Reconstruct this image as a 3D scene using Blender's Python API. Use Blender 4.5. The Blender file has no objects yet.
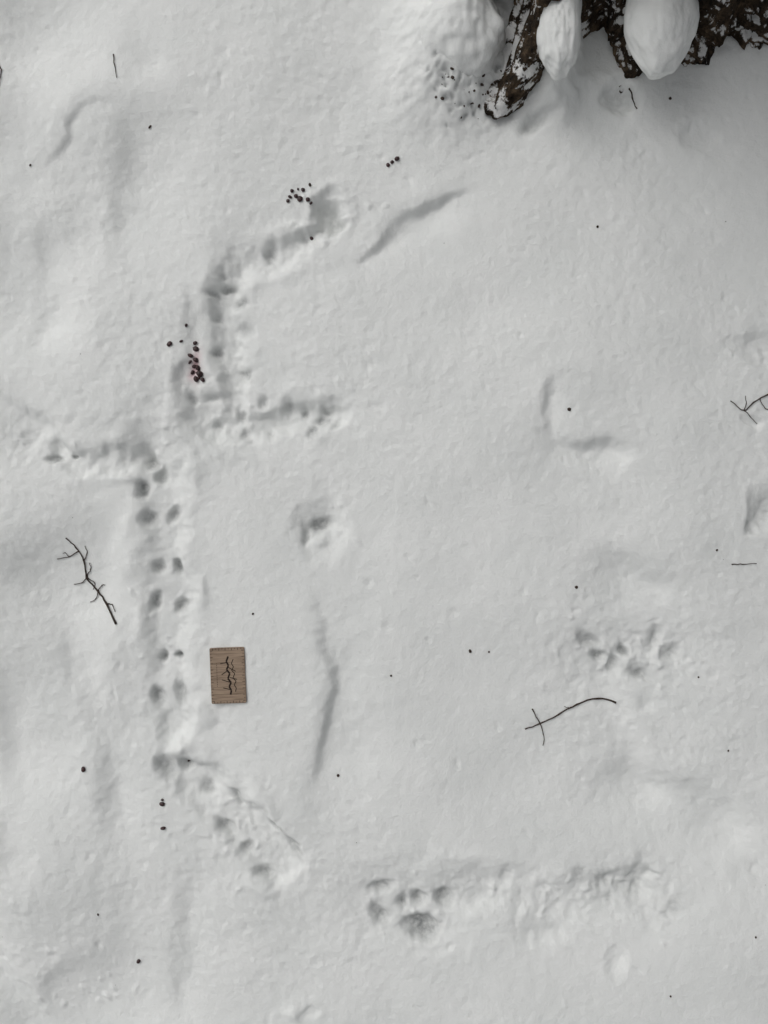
import bpy, math, random
import numpy as np
random.seed(4); rng=np.random.RandomState(7)
S=0.0016; HC=1.3
KT,KS,KP=.95,.98,.9
sc=bpy.context.scene
def ip(px,py,z=0.0):
    """survey position of a point seen at height z -> plan units"""
    k=1-z/HC
    return 384+(px-384)*k, 512+(py-512)*k
# ---------------------------------------------------------------- terrain
def axis(a,b,st):
    core=np.arange(a,b,st); out=[];d=st;x=0
    while x<38000:
        d*=1.075; x+=d; out.append(x)
    out=np.array(out)
    return np.concatenate([(a-out)[::-1],core,core[-1]+out])
AX=axis(-60,830,1.35); AY=axis(-60,1085,1.35)
PX,PY=np.meshgrid(AX,AY)
od=np.clip(np.maximum(np.maximum(-60-PX,PX-830),np.maximum(-60-PY,PY-1085)),0,None)
fade=np.exp(-od/500.); fade2=np.exp(-od/60.)
def noise(X,Y,scale,seed):
    r=np.random.RandomState(seed); L=r.rand(256,256)*2-1
    x=X/scale+seed*13.37; y=Y/scale+seed*7.77
    xi=np.floor(x).astype(int); yi=np.floor(y).astype(int)
    fx=x-xi; fy=y-yi
    fx=fx*fx*fx*(fx*(fx*6-15)+10); fy=fy*fy*fy*(fy*(fy*6-15)+10)
    a=L[yi%256,xi%256]; b=L[yi%256,(xi+1)%256]; c=L[(yi+1)%256,xi%256]; d=L[(yi+1)%256,(xi+1)%256]
    return (a*(1-fx)+b*fx)*(1-fy)+(c*(1-fx)+d*fx)*fy
def rnoise(X,Y,scale,seed,ang=.6):
    c,s=math.cos(ang),math.sin(ang); return noise(X*c-Y*s,X*s+Y*c,scale,seed)
def ss(a,b,x):
    t=np.clip((x-a)/(b-a),0,1); return t*t*(3-2*t)
WX=PX+(noise(PX,PY,34,1)*4.5+noise(PX,PY,11,2)*2.4+noise(PX,PY,5,3)*1.0)*fade2
WY=PY+(noise(PX,PY,34,4)*4.5+noise(PX,PY,11,5)*2.4+noise(PX,PY,5,6)*1.0)*fade2
Hh=np.zeros_like(PX); ROUGH=np.zeros_like(PX); PACK_SHADE=np.zeros_like(PX); STAIN=np.zeros_like(PX)
def win(x0,x1,y0,y1,m):
    i0,i1=np.searchsorted(AX,[x0-m,x1+m]); j0,j1=np.searchsorted(AY,[y0-m,y1+m])
    return (slice(j0,j1),slice(i0,i1))
def blur(A,r=2,it=2):
    for _ in range(it):
        for ax in (0,1):
            P=np.pad(A,[(r,r) if k==ax else (0,0) for k in (0,1)],mode='edge')
            B=np.zeros_like(A)
            for o in range(2*r+1):
                B+=P[o:o+A.shape[0],:] if ax==0 else P[:,o:o+A.shape[1]]
            A=B/(2*r+1)
    return A
def cr(pts,n=6):
    p=[np.array(q,float) for q in pts]; p=[2*p[0]-p[1]]+p+[2*p[-1]-p[-2]]; out=[]
    for i in range(1,len(p)-2):
        for k in range(n):
            t=k/n
            out.append(0.5*((2*p[i])+(-p[i-1]+p[i+1])*t+(2*p[i-1]-5*p[i]+4*p[i+1]-p[i+2])*t*t+(-p[i-1]+3*p[i]-3*p[i+1]+p[i+2])*t**3))
    out.append(p[-2]); return np.array(out)
def pdist(pts,m,n=4):
    P=cr(pts,n); w=win(P[:,0].min(),P[:,0].max(),P[:,1].min(),P[:,1].max(),m)
    X=WX[w];Y=WY[w]; D=np.full(X.shape,1e9); SG=np.zeros(X.shape); T=np.zeros(X.shape)
    L=np.r_[0,np.cumsum(np.hypot(*(P[1:]-P[:-1]).T))]; tot=L[-1]
    for i in range(len(P)-1):
        a=P[i];b=P[i+1];ab=b-a;l=np.hypot(*ab)+1e-9
        t=((X-a[0])*ab[0]+(Y-a[1])*ab[1])/l/l; tc=np.clip(t,0,1)
        dx=X-a[0]-tc*ab[0]; dy=Y-a[1]-tc*ab[1]; d=np.hypot(dx,dy)
        cross=(ab[0]*(Y-a[1])-ab[1]*(X-a[0]))/l
        k=d<D; D=np.where(k,d,D); SG=np.where(k,np.where(cross>=0,1,-1),SG); T=np.where(k,(L[i]+tc*l)/tot,T)
    return w,D,SG,T
def trench(pts,wi,wo,depth,rim=0.0,rough=1.0,pack_shade=0.0,apron=.004):
    w,D,sg,T=pdist(pts,wo+85)
    D=D+noise(PX[w],PY[w],22,88)*3
    m=1-ss(wi,wo,D)
    var=.75+.45*noise(PX[w],PY[w],40,89)
    Hh[w]-=depth*m*KT*var+apron*np.exp(-(np.clip(D,0,None)/(wo+16.))**2)
    if rim: Hh[w]+=rim*KT*np.exp(-((D-wo-4)/8.)**2)*np.clip(.4+noise(PX[w],PY[w],30,90)*1.3,0,1.5)
    ROUGH[w]=np.maximum(ROUGH[w],rough*(1-ss(wi,wo+8,D))); PACK_SHADE[w]=np.maximum(PACK_SHADE[w],pack_shade*m)
def scarp(pts,depth,wd,decay,side=1,lip=0.0,rough=0.4):
    """ground drops on one side of the line (side 1 = right hand), recovers slowly"""
    w,D,sg,T=pdist(pts,decay*4+20,8)
    s=D*sg*side
    e=np.clip(np.sin(np.pi*np.clip(T,0,1)),0,1)**1.1*np.clip(.95+.7*noise(PX[w],PY[w],42,91),0,2)
    soft=wd>6.5
    if soft: wd=wd*1.9; decay=decay*1.15
    else: wd=wd*1.15
    wd=wd*(1+.6*noise(PX[w],PY[w],45,92))
    pr=ss(-wd*0.6,wd,s)*np.exp(-np.clip(s,0,None)/decay)*np.exp(-(np.clip(s,0,None)/(decay*3))**2)
    Z=-depth*pr*e*KS
    if lip: Z=Z+lip*KS*e*np.exp(-((s+9)/13.)**2)*ss(16,2,s)
    Z=.7*blur(Z,4 if soft else 1)+.3*blur(Z,9)
    Hh[w]+=Z
    ROUGH[w]=np.maximum(ROUGH[w],rough*e*np.exp(-(D/6.)**2))
def pit(x,y,rx,ry,dep,rot=0,rim=0.0,pack_shade=0.0,sharp=2.0,rough=0.3):
    m=max(rx,ry)*3+6; w=win(x,x,y,y,m); c,s_=math.cos(math.radians(rot)),math.sin(math.radians(rot))
    dx=WX[w]-x; dy=WY[w]-y; u=(dx*c+dy*s_)/rx; v=(-dx*s_+dy*c)/ry; r=np.sqrt(u*u+v*v)
    g=np.exp(-(r**(2*sharp))*0.7)
    Hh[w]-=dep*g*KP
    if rim: Hh[w]+=rim*KP*np.exp(-((r-1.6)/0.4)**2)
    PACK_SHADE[w]=np.maximum(PACK_SHADE[w],pack_shade*g); ROUGH[w]=np.maximum(ROUGH[w],rough*np.exp(-(r/1.5)**2))
def mound(x,y,rx,ry,h,rot=0,p=1.0):
    m=max(rx,ry)*3.2; w=win(x,x,y,y,m); c,s_=math.cos(math.radians(rot)),math.sin(math.radians(rot))
    dx=WX[w]-x; dy=WY[w]-y; u=(dx*c+dy*s_)/rx; v=(-dx*s_+dy*c)/ry
    Hh[w]+=h*np.exp(-(u*u+v*v)**p)
# broad relief
Hh+= 0.05*noise(PX,PY,1500,20)*(1-fade)+0.014*noise(PX,PY,260,21)+0.007*rnoise(PX,PY,120,22)*fade+0.0016*rnoise(PX,PY,48,23)*fade
left=1-ss(60,320,PX)
Hh+= left*fade*(0.018*rnoise(PX,PY,95,24))
# --- soft old hollows, left side
scarp([(130,20),(160,55),(170,70)],.014,8,20,1)
scarp([(125,95),(95,104),(72,122),(62,150),(42,172)],.017,4,24,-1,.004,.9)
scarp([(60,60),(85,50),(118,62)],.014,10,22,1)
scarp([(112,100),(118,130),(122,180),(112,230),(125,270),(145,325)],.024,9,38,-1,.004)
scarp([(30,210),(38,290),(28,370)],.020,9,30,-1)
scarp([(-60,375),(10,398),(45,420),(86,466)],.024,5,26,1,.004,1)
scarp([(30,570),(68,660),(95,730),(104,800),(98,870)],.026,9,44,-1,.004)
scarp([(-30,620),(5,760),(0,900)],.020,12,42,-1)
scarp([(135,480),(122,530),(118,570),(125,620)],.014,8,26,1,.002)
scarp([(190,830),(182,920),(172,1070)],.015,8,36,-1)
scarp([(40,1010),(60,970),(90,955)],.016,7,26,1,.003,.6)
scarp([(-20,890),(15,980),(60,1040)],.020,8,30,1)
mound(60,900,60,90,.010); mound(80,330,30,60,.006)
pit(20,40,40,30,.012,0,0,0,1); pit(40,585,30,40,.009,0,0,0,1); pit(75,230,22,60,.008,0,0,0,1); pit(25,290,20,50,.007,0,0,0,1)
pit(215,700,20,120,.004,0,0,0,1); pit(120,780,18,70,.006,0,0,0,1)
mound(115,690,20,110,.004)
# --- middle & right wind/debris scarps
scarp([(312,580),(321,650),(330,672),(327,712),(319,760),(304,840)],.014,5,36,-1,.003,.2)
scarp([(545,375),(545,410),(548,432),(564,448)],.017,5,20,-1,.003,.4)
scarp([(536,420),(566,441),(592,442),(612,443),(636,454)],.028,5.5,20,1,.004,.5)
scarp([(606,432),(618,448),(624,480)],.010,6,18,1,.001,.4)
scarp([(592,538),(630,560),(676,588)],.026,8,28,1,.003,.1)
scarp([(614,660),(636,745),(662,778),(700,787),(730,808),(810,900)],.034,7,38,1,.006,.2)
scarp([(340,258),(372,247),(395,223),(425,203),(484,187)],.019,4,22,1,.004,.9)
scarp([(345,140),(330,100),(352,60)],.010,10,20,1)
scarp([(460,280),(500,298),(550,295)],.009,9,24,1)
scarp([(660,390),(700,365),(745,325)],.009,10,30,1)
scarp([(702,120),(712,150),(728,158),(750,135)],.014,8,16,-1)
mound(585,465,22,14,.005)
pit(690,830,50,30,.010,30,0,0,1); pit(350,720,26,80,.005,0,0,0,1)
pit(650,600,50,30,.009,20,0,0,1); mound(700,620,40,30,.005)
# --- track A
trench([(333,212),(326,235),(285,250),(240,266)],3,14,.014,.003,1.0,.06)
trench([(232,262),(226,300),(229,350),(232,400),(230,420)],5,18,.017,.004,.9,.06)
trench([(192,375),(196,408),(215,428),(250,427),(290,418),(333,410)],5,20,.017,.004,.9,.06)
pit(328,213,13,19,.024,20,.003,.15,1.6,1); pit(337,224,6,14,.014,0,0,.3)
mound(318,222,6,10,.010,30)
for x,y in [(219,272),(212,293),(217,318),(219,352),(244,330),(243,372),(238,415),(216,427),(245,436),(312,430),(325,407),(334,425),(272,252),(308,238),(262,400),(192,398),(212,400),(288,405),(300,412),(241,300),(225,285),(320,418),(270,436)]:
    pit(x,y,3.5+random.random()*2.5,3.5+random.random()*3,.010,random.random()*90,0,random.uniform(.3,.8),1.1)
scarp([(216,412),(218,360),(211,300),(218,268),(245,250)],.010,4,16,1,.002,.6)
scarp([(186,285),(188,330),(186,390)],.012,6,20,-1)
# --- track B
trench([(62,452),(90,462),(125,456),(148,457)],5,14,.013,.003,1,.03)
trench([(150,455),(164,490),(168,560),(170,640),(171,722)],7,28,.012,.004,.5,.0)
trench([(172,720),(172,760)],5,18,.007,0,.6)
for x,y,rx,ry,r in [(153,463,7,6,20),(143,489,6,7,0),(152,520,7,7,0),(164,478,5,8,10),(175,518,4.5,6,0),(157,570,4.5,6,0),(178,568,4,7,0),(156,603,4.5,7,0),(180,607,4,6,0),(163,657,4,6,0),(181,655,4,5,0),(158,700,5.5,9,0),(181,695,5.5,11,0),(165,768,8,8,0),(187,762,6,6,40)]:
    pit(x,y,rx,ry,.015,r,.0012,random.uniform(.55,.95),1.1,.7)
trench([(196,782),(235,818),(272,858)],12,29,.016,.004,.9,.04)
scarp([(240,792),(275,828),(296,860)],.010,5,20,1,.002,.5)
for x,y,rx,ry,r in [(205,790,6,4,40),(232,799,9,3.5,35),(263,874,10,4,0),(292,848,4,12,-25),(278,828,3,9,-40),(225,828,10,4,40),(245,850,6,4,30)]:
    pit(x,y,rx,ry,.011,r,0,.6,1.2)  # narrow overhang shade, painted in as dark colour along the edges
pit(52,460,8,4,.012,0,0,.6); pit(75,455,5,3,.01,0,0,.6); pit(20,440,30,22,.008,0,0,.1,1,1.1)
# --- single print
pit(322,530,19,22,.015,0,.002,.03,1.1,.7); pit(320,525,12,5.5,.012,-20,0,.9,1.3); mound(320,541,9,8,.009); pit(305,536,3.5,8,.008,10,0,.45)
scarp([(322,470),(338,500),(348,532)],.012,5,16,1)
# --- cluster right
pit(632,658,62,30,.014,-12,.0,.0,1.1,.7)
for x,y,rx,ry,r in [(586,642,10,6,30),(597,658,7,5,10),(616,668,6,6,0),(656,636,4.5,9,10),(646,677,9,4.5,10),(673,652,7,8,20),(628,652,6,4,60)]:
    pit(x,y,rx,ry,.012,r,.001,random.uniform(.5,.95),1.0,.8)
mound(634,662,10,8,.007); mound(660,662,7,9,.006); mound(606,648,7,7,.005); pit(652,706,12,9,.006,0,0,0,1)
# --- bottom track
pit(415,906,52,32,.013,5,.001,.04,1.2,.8)
for x,y,rx,ry,r in [(384,888,8,5,-10),(381,915,9,7,0),(420,900,8,6,0),(446,897,7,7,0),(402,903,5,5,0)]:
    pit(x,y,rx,ry,.014,r,.001,random.uniform(.6,.9),1.1,.6)
pit(424,927,17,8,.019,8,.001,1,1.5,.4)
trench([(465,888),(520,897),(575,903),(640,893)],6,31,.012,.003,1.1,.05)
pit(632,892,38,24,.009,-5,.0,.24,1.0,1.6)
scarp([(590,905),(608,876),(640,866),(680,880)],.011,5,16,1,0,1)
for i in range(22): pit(random.gauss(632,18),random.gauss(890,11),random.uniform(3,6),random.uniform(3,7),.004,random.uniform(-30,30),0,random.uniform(.1,.45),1.0,1.2)
pit(615,962,7,13,.006,0,.001,.0,1.1); pit(550,932,26,8,.009,0,0,.1,1,.9); mound(296,1008,8,9,.007); pit(310,1012,6,5,.004)
# right edge prints
pit(764,512,14,16,.018,0,.002,.4,1.1,.8); pit(750,525,7,7,.01,0,0,.4); pit(768,350,24,12,.012,20,0,.1,1.3,1)
pit(752,420,8,6,.006)
# near tree
pit(618,98,13,12,.02,0,.002,.35,1.3,.7); pit(535,125,16,6,.016,-35,.001,.45,1.3,.6); mound(628,92,6,8,.008)
pit(700,135,16,12,.005,0,.001)
# crumbs / small dents
for i in range(200):
    x=random.uniform(-50,820);y=random.uniform(-20,1080)
    k=random.random()
    if k<.75: pit(x,y,random.uniform(1.5,4.5),random.uniform(1.5,4.5),random.uniform(.001,.0025),0,0,0,1.1,.1)
    else: mound(x,y,random.uniform(2,4),random.uniform(2,4),random.uniform(.0005,.0015))
for cx,cy,sx,sy,n in [(330,225,60,30,50),(220,420,60,40,60),(170,600,30,120,60),(230,830,50,50,60),(630,655,75,35,110),(560,900,110,30,110),(415,905,60,35,60),(30,440,40,20,30),(325,530,25,30,30),(750,330,40,40,14),(490,100,60,25,90),(90,1000,60,35,50)]:
    for i in range(n):
        x=random.gauss(cx,sx*.5);y=random.gauss(cy,sy*.5);r=random.choice([1.2,1.5,1.8,2.2,3.0])
        mound(x,y,r,r*random.uniform(.7,1.3),r*S*random.uniform(.2,.6),random.uniform(0,180),1.2)
# drifts against the tree
tcx,tcy=680,-175
td=np.hypot(PX-tcx,PY-tcy)
Hh+=0.026*np.exp(-np.clip(td-215,0,None)/70.)*fade
x,y=ip(448,5,.08); mound(x,y,44,50,.070,-10,1.1)
x,y=ip(455,78,.03); mound(x,y,50,38,.036,-30,1.0)
x,y=ip(562,34,.06); mound(x,y,22,44,.058,8,1.1)
x,y=ip(590,85,.01); mound(x,y,60,20,.010)
ROUGH+=1.3*np.exp(-((PX-465)/60.)**2-((PY-92)/34.)**2)
for i in range(60): pit(random.gauss(466,24),random.gauss(92,14),random.uniform(1.2,4),random.uniform(1,2.5),.005,random.uniform(-60,-10),0,random.uniform(.3,1),1.0,1)
# surface texture
ROUGH=np.clip(ROUGH,0,2)
big=rnoise(WX,WY,16,30)*.5+rnoise(WX,WY,8,31,1.1)*.4+rnoise(PX,PY,4.4,32,.3)*.25
Hh+=fade2*ROUGH*0.0030*big
tx=.62+.35*noise(PX,PY,170,36)
Hh+=fade2*tx*(0.0005*rnoise(PX,PY,15,33,.5)+0.0008*rnoise(PX,PY,7,34,.9)+0.00055*rnoise(PX,PY,4.1,35,.3))
w=win(196,196,362,362,40); STAIN[w]=np.exp(-((WX[w]-197)/6.)**2-((WY[w]-365)/14.)**2)
def hz(px,py):
    i=np.clip(np.searchsorted(AX,px),0,len(AX)-1); j=np.clip(np.searchsorted(AY,py),0,len(AY)-1); return float(Hh[j,i])
def W(px,py,z=0): return ((px-384)*S,(512-py)*S,z)

def mat(name):
    m=bpy.data.materials.new(name); m.use_nodes=True; n=m.node_tree; b=n.nodes['Principled BSDF']; return m,n,b
def N(n,t,**k):
    o=n.nodes.new(t)
    for a,v in k.items(): setattr(o,a,v)
    return o
def grid_mesh(name,X,Y,Z):
    r,c=X.shape; co=np.stack([X,Y,Z],-1).reshape(-1,3).astype(np.float32)
    idx=np.arange(r*c).reshape(r,c)
    q=np.stack([idx[:-1,:-1],idx[1:,:-1],idx[1:,1:],idx[:-1,1:]],-1).reshape(-1,4)
    me=bpy.data.meshes.new(name); me.vertices.add(len(co)); me.vertices.foreach_set('co',co.ravel())
    me.loops.add(q.size); me.loops.foreach_set('vertex_index',q.ravel().astype(np.int32))
    me.polygons.add(len(q)); me.polygons.foreach_set('loop_start',np.arange(0,q.size,4,dtype=np.int32))
    me.polygons.foreach_set('loop_total',np.full(len(q),4,dtype=np.int32))
    me.polygons.foreach_set('use_smooth',np.ones(len(q),dtype=bool)); me.update(); me.validate()
    return me
me=grid_mesh('snow_ground',(PX-384)*S,(512-PY)*S,Hh)
for nm,A in (('pack_shade',PACK_SHADE),('stain',STAIN)):
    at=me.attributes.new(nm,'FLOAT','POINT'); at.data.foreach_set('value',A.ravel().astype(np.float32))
g=bpy.data.objects.new('snow_ground',me); sc.collection.objects.link(g)
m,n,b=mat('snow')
b.inputs['Roughness'].default_value=.8; b.inputs['Specular IOR Level'].default_value=.15
tc=N(n,'ShaderNodeTexCoord')
a1=N(n,'ShaderNodeAttribute',attribute_name='pack_shade'); a2=N(n,'ShaderNodeAttribute',attribute_name='stain')
n1=N(n,'ShaderNodeTexNoise'); n1.inputs['Scale'].default_value=9; n1.inputs['Detail'].default_value=5
r1=N(n,'ShaderNodeValToRGB'); r1.color_ramp.elements[0].position=.3; r1.color_ramp.elements[0].color=(.82,.835,.82,1); r1.color_ramp.elements[1].position=.7; r1.color_ramp.elements[1].color=(.875,.885,.87,1)
mx=N(n,'ShaderNodeMixRGB'); mx.inputs['Color2'].default_value=(.26,.27,.27,1)  # dark grey: packed snow, plus shade of the holes painted into the colour
mx2=N(n,'ShaderNodeMixRGB'); mx2.inputs['Color2'].default_value=(.55,.22,.27,1)
L=n.links.new
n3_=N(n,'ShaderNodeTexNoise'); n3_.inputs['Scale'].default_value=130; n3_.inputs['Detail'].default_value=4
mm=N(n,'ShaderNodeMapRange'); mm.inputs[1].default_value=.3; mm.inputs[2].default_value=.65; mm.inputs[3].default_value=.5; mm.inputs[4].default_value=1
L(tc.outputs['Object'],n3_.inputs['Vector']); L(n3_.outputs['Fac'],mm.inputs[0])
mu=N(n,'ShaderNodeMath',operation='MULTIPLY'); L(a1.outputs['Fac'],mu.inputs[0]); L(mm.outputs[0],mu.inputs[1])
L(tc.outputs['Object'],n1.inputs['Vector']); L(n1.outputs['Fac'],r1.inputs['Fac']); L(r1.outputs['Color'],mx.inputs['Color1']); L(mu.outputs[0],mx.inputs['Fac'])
L(mx.outputs['Color'],mx2.inputs['Color1'])
ms=N(n,'ShaderNodeMath',operation='MULTIPLY'); ms.inputs[1].default_value=.6; L(a2.outputs['Fac'],ms.inputs[0]); L(ms.outputs[0],mx2.inputs['Fac']); L(mx2.outputs['Color'],b.inputs['Base Color'])
n2=N(n,'ShaderNodeTexNoise'); n2.inputs['Scale'].default_value=230; n2.inputs['Detail'].default_value=5; n2.inputs['Roughness'].default_value=.75
L(tc.outputs['Object'],n2.inputs['Vector'])
bp=N(n,'ShaderNodeBump'); bp.inputs['Strength'].default_value=.8; bp.inputs['Distance'].default_value=.0016; L(n2.outputs['Fac'],bp.inputs['Height']); L(bp.outputs['Normal'],b.inputs['Normal'])
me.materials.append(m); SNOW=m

# ---------------------------------------------------------------- tree
tree=bpy.data.objects.new('tree',None); sc.collection.objects.link(tree); tree.location=W(tcx,tcy,0)
NT=1100
th=np.linspace(0,2*math.pi,NT+1)
zs=np.concatenate([np.linspace(-.06,.45,200),np.linspace(.46,6.5,120)])
TH,ZZ=np.meshgrid(th,zs)
def root(px,py):
    dx=(px-tcx);dy=-(py-tcy); return math.atan2(dy,dx),math.hypot(dx,dy)
R=218*(1-.085*np.clip(ZZ,0,None))*(1-0.15*ss(0,.5,ZZ))
cT,sT=np.cos(TH)*200,np.sin(TH)*200
def n3(sc_,zsc,seed): return noise(cT+ZZ*zsc,sT-ZZ*zsc*.7,sc_,seed)
THW=TH+.035*n3(30,600,60)+.02*n3(10,900,61)
rts=[(*root(484,122),.095,.15),(*root(400,34),.10,.20),(*root(628,82),.14,.10),(*root(770,50),.24,.12),(*root(690,70),.14,.10),(.4,330,.2,.12),(1.6,330,.25,.12),(2.7,350,.2,.12)]
for a,Ln,wd,zi in rts:
    d=(THW-a+math.pi)%(2*math.pi)-math.pi
    R=R+(Ln-218)*np.exp(-np.abs(d/wd)**1.7)*np.exp(-np.clip(ZZ,-.02,None)/zi)
ridg=1-np.abs(n3(16,70,50))*2
R=R+8*n3(60,120,51)+6*ridg+7*n3(9,450,52)+5*n3(6,1200,53)+3*n3(3.5,2200,54)
me=grid_mesh('trunk',np.cos(TH)*R*S,np.sin(TH)*R*S,ZZ)
me.flip_normals()
tr=bpy.data.objects.new('trunk',me); sc.collection.objects.link(tr); tr.parent=tree
m,n,b=mat('bark'); L=n.links.new; b.inputs['Roughness'].default_value=.9; b.inputs['Specular IOR Level'].default_value=.2
tc=N(n,'ShaderNodeTexCoord'); mp=N(n,'ShaderNodeMapping'); mp.inputs['Scale'].default_value=(1,1,.35); L(tc.outputs['Object'],mp.inputs['Vector'])
n1=N(n,'ShaderNodeTexNoise'); n1.inputs['Scale'].default_value=50; n1.inputs['Detail'].default_value=8; n1.inputs['Roughness'].default_value=.75; L(mp.outputs[0],n1.inputs['Vector'])
r1=N(n,'ShaderNodeValToRGB'); e=r1.color_ramp.elements; e[0].position=.38; e[0].color=(.010,.008,.006,1); e[1].position=.66; e[1].color=(.17,.12,.075,1); q=e.new(.52); q.color=(.052,.036,.023,1)
L(n1.outputs['Fac'],r1.inputs['Fac'])
ge=N(n,'ShaderNodeNewGeometry'); sx=N(n,'ShaderNodeSeparateXYZ'); L(ge.outputs['Normal'],sx.inputs[0])
n2=N(n,'ShaderNodeTexNoise'); n2.inputs['Scale'].default_value=34; n2.inputs['Detail'].default_value=8; n2.inputs['Roughness'].default_value=.72; L(tc.outputs['Object'],n2.inputs['Vector'])
ad=N(n,'ShaderNodeMath',operation='MULTIPLY_ADD'); ad.inputs[1].default_value=.28; L(sx.outputs['Z'],ad.inputs[0]); L(n2.outputs['Fac'],ad.inputs[2])
r2=N(n,'ShaderNodeValToRGB'); r2.color_ramp.elements[0].position=.70; r2.color_ramp.elements[1].position=.75; L(ad.outputs[0],r2.inputs['Fac'])
mx=N(n,'ShaderNodeMixRGB'); mx.inputs['Color2'].default_value=(.85,.85,.84,1); L(r2.outputs['Color'],mx.inputs['Fac']); L(r1.outputs['Color'],mx.inputs['Color1']); L(mx.outputs[0],b.inputs['Base Color'])
bp=N(n,'ShaderNodeBump'); bp.inputs['Strength'].default_value=.9; bp.inputs['Distance'].default_value=.01; L(n1.outputs['Fac'],bp.inputs['Height']); L(bp.outputs[0],b.inputs['Normal'])
BARK=m; me.materials.append(m)

def tube(V,F,pts,rad,k=7,smooth=True):
    pts=[np.array(p,float) for p in pts]; base=len(V); 
    for i,p in enumerate(pts):
        d=(pts[min(i+1,len(pts)-1)]-pts[max(i-1,0)]); d/=np.linalg.norm(d)+1e-12
        u=np.cross(d,[0,0,1.]); 
        if np.linalg.norm(u)<.05: u=np.cross(d,[1.,0,0])
        u/=np.linalg.norm(u); v=np.cross(d,u)
        for j in range(k):
            a=2*math.pi*j/k; V.append(tuple(p+rad[i]*(math.cos(a)*u+math.sin(a)*v)))
    for i in range(len(pts)-1):
        for j in range(k):
            F.append((base+i*k+j,base+i*k+(j+1)%k,base+(i+1)*k+(j+1)%k,base+(i+1)*k+j))
    F.append(tuple(base+j for j in range(k))[::-1]); F.append(tuple(base+(len(pts)-1)*k+j for j in range(k)))
def mk(name,V,F,ma,parent=None,sm=True):
    me=bpy.data.meshes.new(name); me.from_pydata(V,[],F); me.update()
    for p in me.polygons: p.use_smooth=sm
    me.materials.append(ma); o=bpy.data.objects.new(name,me); sc.collection.objects.link(o)
    if parent: o.parent=parent
    return o
V=[];F=[]
def limb(p,d,Ln,r,lev):
    p=np.array(p,float); d=np.array(d,float); pts=[p];rd=[r]; st=8
    for i in range(st):
        d=d+np.array([random.gauss(0,.13),random.gauss(0,.13),random.gauss(.03,.1)]); d/=np.linalg.norm(d)
        p=p+d*Ln/st; pts.append(p); rd.append(r*(1-.85*(i+1)/st))
        if lev<2 and i>1 and random.random()<.75:
            dd=d+np.array([random.gauss(0,.7),random.gauss(0,.7),random.gauss(.1,.4)]); dd/=np.linalg.norm(dd)
            limb(p,dd,Ln*.5,rd[-1]*.6,lev+1)
    tube(V,F,pts,rd,6)
for i in range(13):
    a=i*2.4; z=2.8+i*.3; limb((math.cos(a)*.1,math.sin(a)*.1,z),(math.cos(a),math.sin(a),.6),2.0-.06*i,.05,0)
mk('limbs',V,F,BARK,tree)
# snow caps resting on the roots
def clump(name,c,r,seed,parent,amp=1.):
    nu,nv=140,90; u=np.linspace(0,2*math.pi,nu+1); v=np.linspace(0,math.pi,nv)
    U,Vv=np.meshgrid(u,v); x=np.cos(U)*np.sin(Vv); y=np.sin(U)*np.sin(Vv); z=np.cos(Vv)
    def q(s,sd): return (noise(x*100,y*100,s,sd)+noise(y*100,z*100,s,sd+1)+noise(z*100,x*100,s,sd+2))/1.8
    k=1+amp*(.16*q(75,seed)+.07*q(34,seed+5)+.03*q(13,seed+9))
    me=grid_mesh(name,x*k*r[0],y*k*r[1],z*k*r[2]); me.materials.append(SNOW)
    o=bpy.data.objects.new(name,me); sc.collection.objects.link(o); o.parent=parent; o.location=np.array(c)-np.array(tree.location); return o
x,y=ip(674,-4,.15); clump('snow_cap',W(x,y,.10),(31*S,50*S,.04),83,tree,.8)
x,y=ip(571,-14,.17); clump('snow_cap_small',W(x,y,.085),(23*S,52*S,.045),91,tree,1.0)
x,y=ip(466,-14,.13); clump('snow_cap_wide',W(x,y,.035),(46*S,50*S,.06),79,tree,1.1)

# ---------------------------------------------------------------- wooden scale card
card=bpy.data.objects.new('wooden_scale_card',None); sc.collection.objects.link(card)
cz=max(hz(x,y) for x in range(210,250,4) for y in range(645,703,4))
card.location=W(229.3,674,cz-.0014); card.rotation_euler=(math.radians(.6),math.radians(-.8),math.radians(2.2))
import bmesh
cw,ch,ct=34.5*S,55.5*S,.003
bm=bmesh.new(); vs=[]
for qx,qy,a0 in [(1,1,0),(-1,1,90),(-1,-1,180),(1,-1,270)]:
    for k in range(6):
        a=math.radians(a0+k*18); rr=.0022
        vs.append(bm.verts.new((qx*(cw/2-rr)+rr*math.cos(a),qy*(ch/2-rr)+rr*math.sin(a),0)))
f=bm.faces.new(vs); ex=bmesh.ops.extrude_face_region(bm,geom=[f])
for v in ex['geom']:
    if isinstance(v,bmesh.types.BMVert): v.co.z+=ct
bmesh.ops.recalc_face_normals(bm,faces=bm.faces)
bmesh.ops.bevel(bm,geom=[e for e in bm.edges if all(abs(v.co.z-ct)<1e-6 for v in e.verts)],offset=.0003,segments=2,affect='EDGES')
me=bpy.data.meshes.new('plate'); bm.to_mesh(me); bm.free()
pl=bpy.data.objects.new('plate',me); sc.collection.objects.link(pl); pl.parent=card
m,n,b=mat('wood'); L=n.links.new; b.inputs['Roughness'].default_value=.6
tc=N(n,'ShaderNodeTexCoord'); mp=N(n,'ShaderNodeMapping'); mp.inputs['Scale'].default_value=(30,420,60); L(tc.outputs['Object'],mp.inputs[0])
n1=N(n,'ShaderNodeTexNoise'); n1.inputs['Scale'].default_value=1; n1.inputs['Detail'].default_value=6; L(mp.outputs[0],n1.inputs['Vector'])
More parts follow.
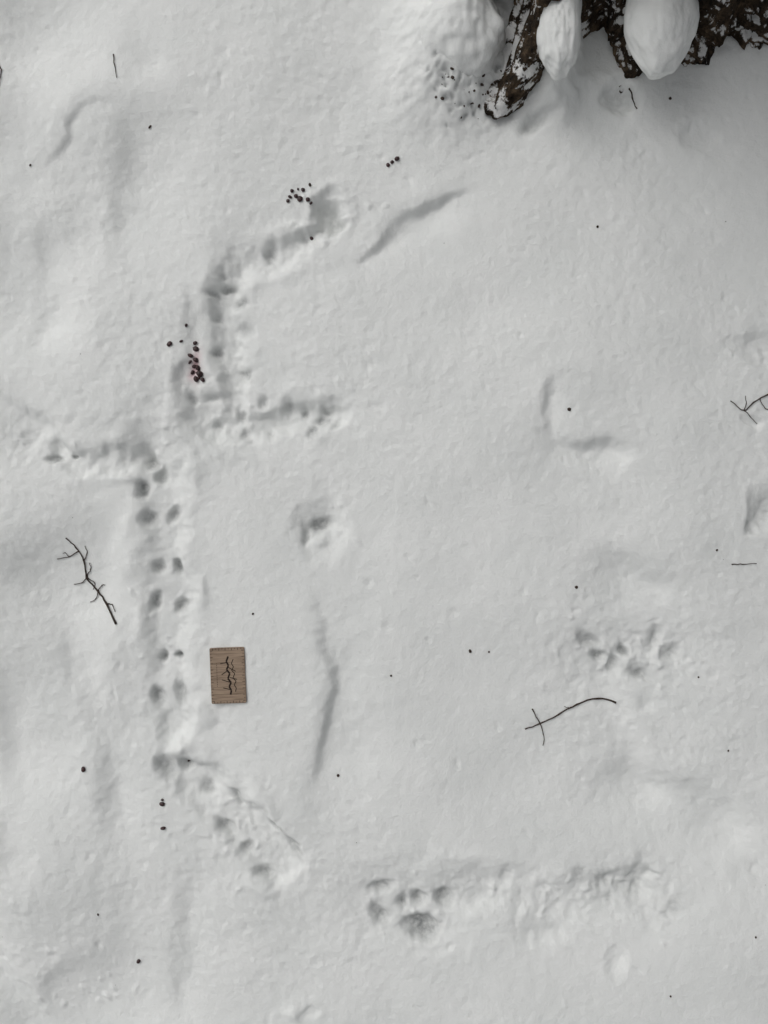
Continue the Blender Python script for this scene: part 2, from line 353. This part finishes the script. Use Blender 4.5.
r1=N(n,'ShaderNodeValToRGB'); e=r1.color_ramp.elements; e[0].position=.3; e[0].color=(.19,.13,.085,1); e[1].position=.7; e[1].color=(.38,.28,.20,1); L(n1.outputs['Fac'],r1.inputs[0]); L(r1.outputs[0],b.inputs['Base Color'])
me.materials.append(m)
mb,n,b=mat('burnt_engraving'); b.inputs['Base Color'].default_value=(.025,.015,.01,1); b.inputs['Roughness'].default_value=.9
V=[];F=[]
def strip(x0,y0,x1,y1,w):
    z=ct+.0002+(len(V)//4)*1e-5; dx,dy=x1-x0,y1-y0; l=math.hypot(dx,dy); nx,ny=-dy/l*w/2,dx/l*w/2; i=len(V)
    V.extend([(x0+nx,y0+ny,z),(x0-nx,y0-ny,z),(x1-nx,y1-ny,z),(x1+nx,y1+ny,z)]); F.append((i,i+1,i+2,i+3))
for k in range(17):
    yy=-ch/2+.004+k*.005
    l=.0042 if k%2==0 else .0024
    strip(-cw/2+.0005,yy,-cw/2+.0005+l,yy,.0007); strip(cw/2-.0005-l,yy,cw/2-.0005,yy,.0007)
for k in range(10):
    xx=-cw/2+.005+k*.005
    l=.0038 if k%2==0 else .0022
    strip(xx,-ch/2+.0005,xx,-ch/2+.0005+l,.0007); strip(xx,ch/2-.0005-l,xx,ch/2-.0005,.0007)
mk('ruler_ticks',V,F,mb,card,False)
V=[];F=[]
path=[(1,19),(-1,14),(1,10),(-1,6),(2,2),(0,-3),(3,-7),(1,-11),(3,-15),(2,-19)]
for i in range(len(path)-1):
    a,c=path[i],path[i+1]; strip((a[0])*S,a[1]*S,(c[0])*S,c[1]*S,.0028)
    strip((a[0]+5)*S,(a[1]*.85)*S,(c[0]+5)*S,(c[1]*.85)*S,.0012)
for a in [(-7,12,0,13),(0,5,-6,1),(3,-7,-6,-4),(2,-14,-5,-12),(1,8,8,4),(2,-2,9,-4)]:
    strip(a[0]*S,a[1]*S,a[2]*S,a[3]*S,.0013)
mk('engraved_drawing',V,F,mb,card,False)
V=[];F=[]
for k in range(14):
    yy=12-k*1.7
    strip(-11*S,yy*S,-11*S+.0011,yy*S,.0018*random.uniform(.5,.8))
mk('engraved_lettering',V,F,mb,card,False)

# ---------------------------------------------------------------- twigs
m,n,b=mat('twig_bark'); b.inputs['Roughness'].default_value=.85
tn=N(n,'ShaderNodeTexNoise'); tn.inputs['Scale'].default_value=300; rr=N(n,'ShaderNodeValToRGB'); rr.color_ramp.elements[0].color=(.018,.011,.008,1); rr.color_ramp.elements[1].color=(.07,.045,.032,1)
n.links.new(tn.outputs['Fac'],rr.inputs[0]); n.links.new(rr.outputs[0],b.inputs['Base Color']); TW=m
def twig(lines):
    V=[];F=[]
    for pts,r0,r1 in lines:
        P=cr(pts,4); k=len(P); out=[];rd=[]
        for i,(x,y) in enumerate(P):
            t=i/(k-1); r=(r0+(r1-r0)*t)*S*.72
            if i%4==0: r*=1.3
            x+=random.uniform(-.5,.5); y+=random.uniform(-.5,.5)
            out.append(W(x,y,hz(x,y)+r*.6+.0015*abs(math.sin(i*.7)))); rd.append(r)
        tube(V,F,out,rd,6)
    return mk('twig',V,F,TW)
twig([([(117,624),(105,604),(95,592),(84,578),(82,562),(76,548),(67,538)],1.3,.7),([(84,578),(79,583),(70,585)],.8,.4),([(78,551),(68,557),(55,559)],.8,.4),([(82,562),(86,553),(84,546)],.7,.4),([(84,577),(88,570),(88,563)],.7,.4),([(95,592),(93,600),(87,603)],.7,.4),([(95,592),(99,586),(103,585)],.7,.4),([(105,604),(111,605),(115,612)],.8,.4),([(68,557),(64,553),(62,554)],.5,.3),([(84,578),(92,584),(90,590)],.6,.4)])
twig([([(526,731),(541,725),(560,716),(578,706),(600,700),(618,704)],.8,1.2),([(533,710),(541,725),(545,736),(545,748)],.8,.5),([(578,706),(572,709),(566,708)],.5,.3)])
twig([([(729,402),(742,411),(751,403),(768,394),(790,386)],.6,1.1),([(742,411),(748,416),(757,424)],.6,.4),([(742,411),(744,404),(743,397)],.6,.4),([(757,399),(764,409),(780,414)],.6,.4)])
twig([([(730,564),(742,564),(756,563)],.7,.4)])
twig([([(628,90),(632,98),(636,110)],1.1,.7)])
twig([([(114,56),(116,68),(119,81)],.7,.4)])
twig([([(-8,52),(1,70),(2,88)],.9,.5)])

# ---------------------------------------------------------------- berries / debris
def blobs(name,items,ma,ecc=.25):
    bm=bmesh.new()
    for x,y,r in items:
        res=bmesh.ops.create_icosphere(bm,subdivisions=2,radius=r*S)
        sx,sy,sz=[random.uniform(1-ecc,1+ecc) for _ in range(3)]; a=random.random()*6
        X,Y,Z=W(x,y,hz(x,y)+r*S*.4)
        for v in res['verts']:
            jj=1+random.uniform(-.12,.12)
            p=v.co*jj; p.x*=sx;p.y*=sy;p.z*=sz*.8
            v.co=(p.x*math.cos(a)-p.y*math.sin(a)+X,p.x*math.sin(a)+p.y*math.cos(a)+Y,p.z+Z)
    me=bpy.data.meshes.new(name); bm.to_mesh(me); bm.free()
    for p in me.polygons: p.use_smooth=True
    me.materials.append(ma); o=bpy.data.objects.new(name,me); sc.collection.objects.link(o)
mbr,n,b=mat('berry_skin'); b.inputs['Roughness'].default_value=.45
tn=N(n,'ShaderNodeTexNoise'); tn.inputs['Scale'].default_value=120; rr=N(n,'ShaderNodeValToRGB'); rr.color_ramp.elements[0].position=.35; rr.color_ramp.elements[0].color=(.012,.007,.008,1); rr.color_ramp.elements[1].position=.7; rr.color_ramp.elements[1].color=(.07,.025,.025,1)
n.links.new(tn.outputs['Fac'],rr.inputs[0]); n.links.new(rr.outputs[0],b.inputs['Base Color'])
B=[(288,201,2.4),(292,191,2),(296,196,2.8),(300,199,2.4),(303,190,1.8),(308,200,2.8),(311,203,1.8),(290,197,2),(298,189,1.6),(388,165,2),(392,162,1.6),(397,159,2.2),
(171,345,2.6),(182,342,1.6),(195,343,2.2),(196,349,2.6),(191,356,2.4),(196,360,2.6),(198,368,3),(192,372,2.6),(200,374,3),(196,379,2.6),(203,380,2),(190,362,2),(187,326,1.8),(199,378,2),(194,366,2.4),
(163,803,2.2),(163,799,1.6),(164,827,2.2),(137,964,2.3),(85,768,2.4),(186,764,2),(311,236,1.8)]
blobs('fallen_berries',B,mbr,.35)
D=[(150,127,1.6),(568,410,1.4),(668,992,1.5),(715,550,1.4),(576,587,1.2),(669,100,1.5),(598,226,1.1),(310,185,1.4),(470,651,1.4),(489,652,1.1),(391,675,1.0),(700,678,1.2),(730,752,1.1),(338,776,1.2),(752,933,1.3),(100,912,1.2),(254,613,1.0),(30,165,1.1)]
for i in range(14): D.append((random.uniform(-60,830),random.uniform(30,1080),random.choice([.3,.35,.4])))
for i in range(60): D.append((random.gauss(470,22),random.gauss(94,13),random.choice([.5,.7,1.0,1.5])))
blobs('bark_debris',D,TW,.45)

# ---------------------------------------------------------------- light
SUN_E=math.radians(50); AZ=math.radians(-48)   # azimuth from +Y toward -X : soft light from the upper left
w=bpy.data.worlds.new('World'); sc.world=w; w.use_nodes=True; n=w.node_tree
sky=n.nodes.new('ShaderNodeTexSky'); sky.sky_type='NISHITA'; sky.sun_disc=False; sky.sun_elevation=SUN_E; sky.sun_rotation=AZ; sky.dust_density=5; sky.air_density=1
hs=n.nodes.new('ShaderNodeHueSaturation'); hs.inputs['Saturation'].default_value=.1
n.links.new(sky.outputs[0],hs.inputs['Color']); n.links.new(hs.outputs[0],n.nodes['Background'].inputs[0]); n.nodes['Background'].inputs[1].default_value=.087
sl=bpy.data.lights.new('sun','SUN'); sl.energy=.5; sl.angle=math.radians(60); sl.color=(1,.985,.95)
so=bpy.data.objects.new('sun',sl); sc.collection.objects.link(so)
from mathutils import Vector
d=Vector((math.sin(AZ)*math.cos(SUN_E),math.cos(AZ)*math.cos(SUN_E),math.sin(SUN_E)))
so.rotation_euler=d.to_track_quat('Z','Y').to_euler()
cam=bpy.data.cameras.new('camera'); cam.sensor_fit='VERTICAL'; cam.sensor_height=36; cam.lens=36*HC/(1024*S); cam.clip_start=.01; cam.clip_end=500
co=bpy.data.objects.new('camera',cam); sc.collection.objects.link(co); co.location=(0,0,HC); sc.camera=co
sc.view_settings.view_transform='Standard'; sc.view_settings.look='None'; sc.view_settings.exposure=0
print('zrange',Hh.min(),Hh.max())
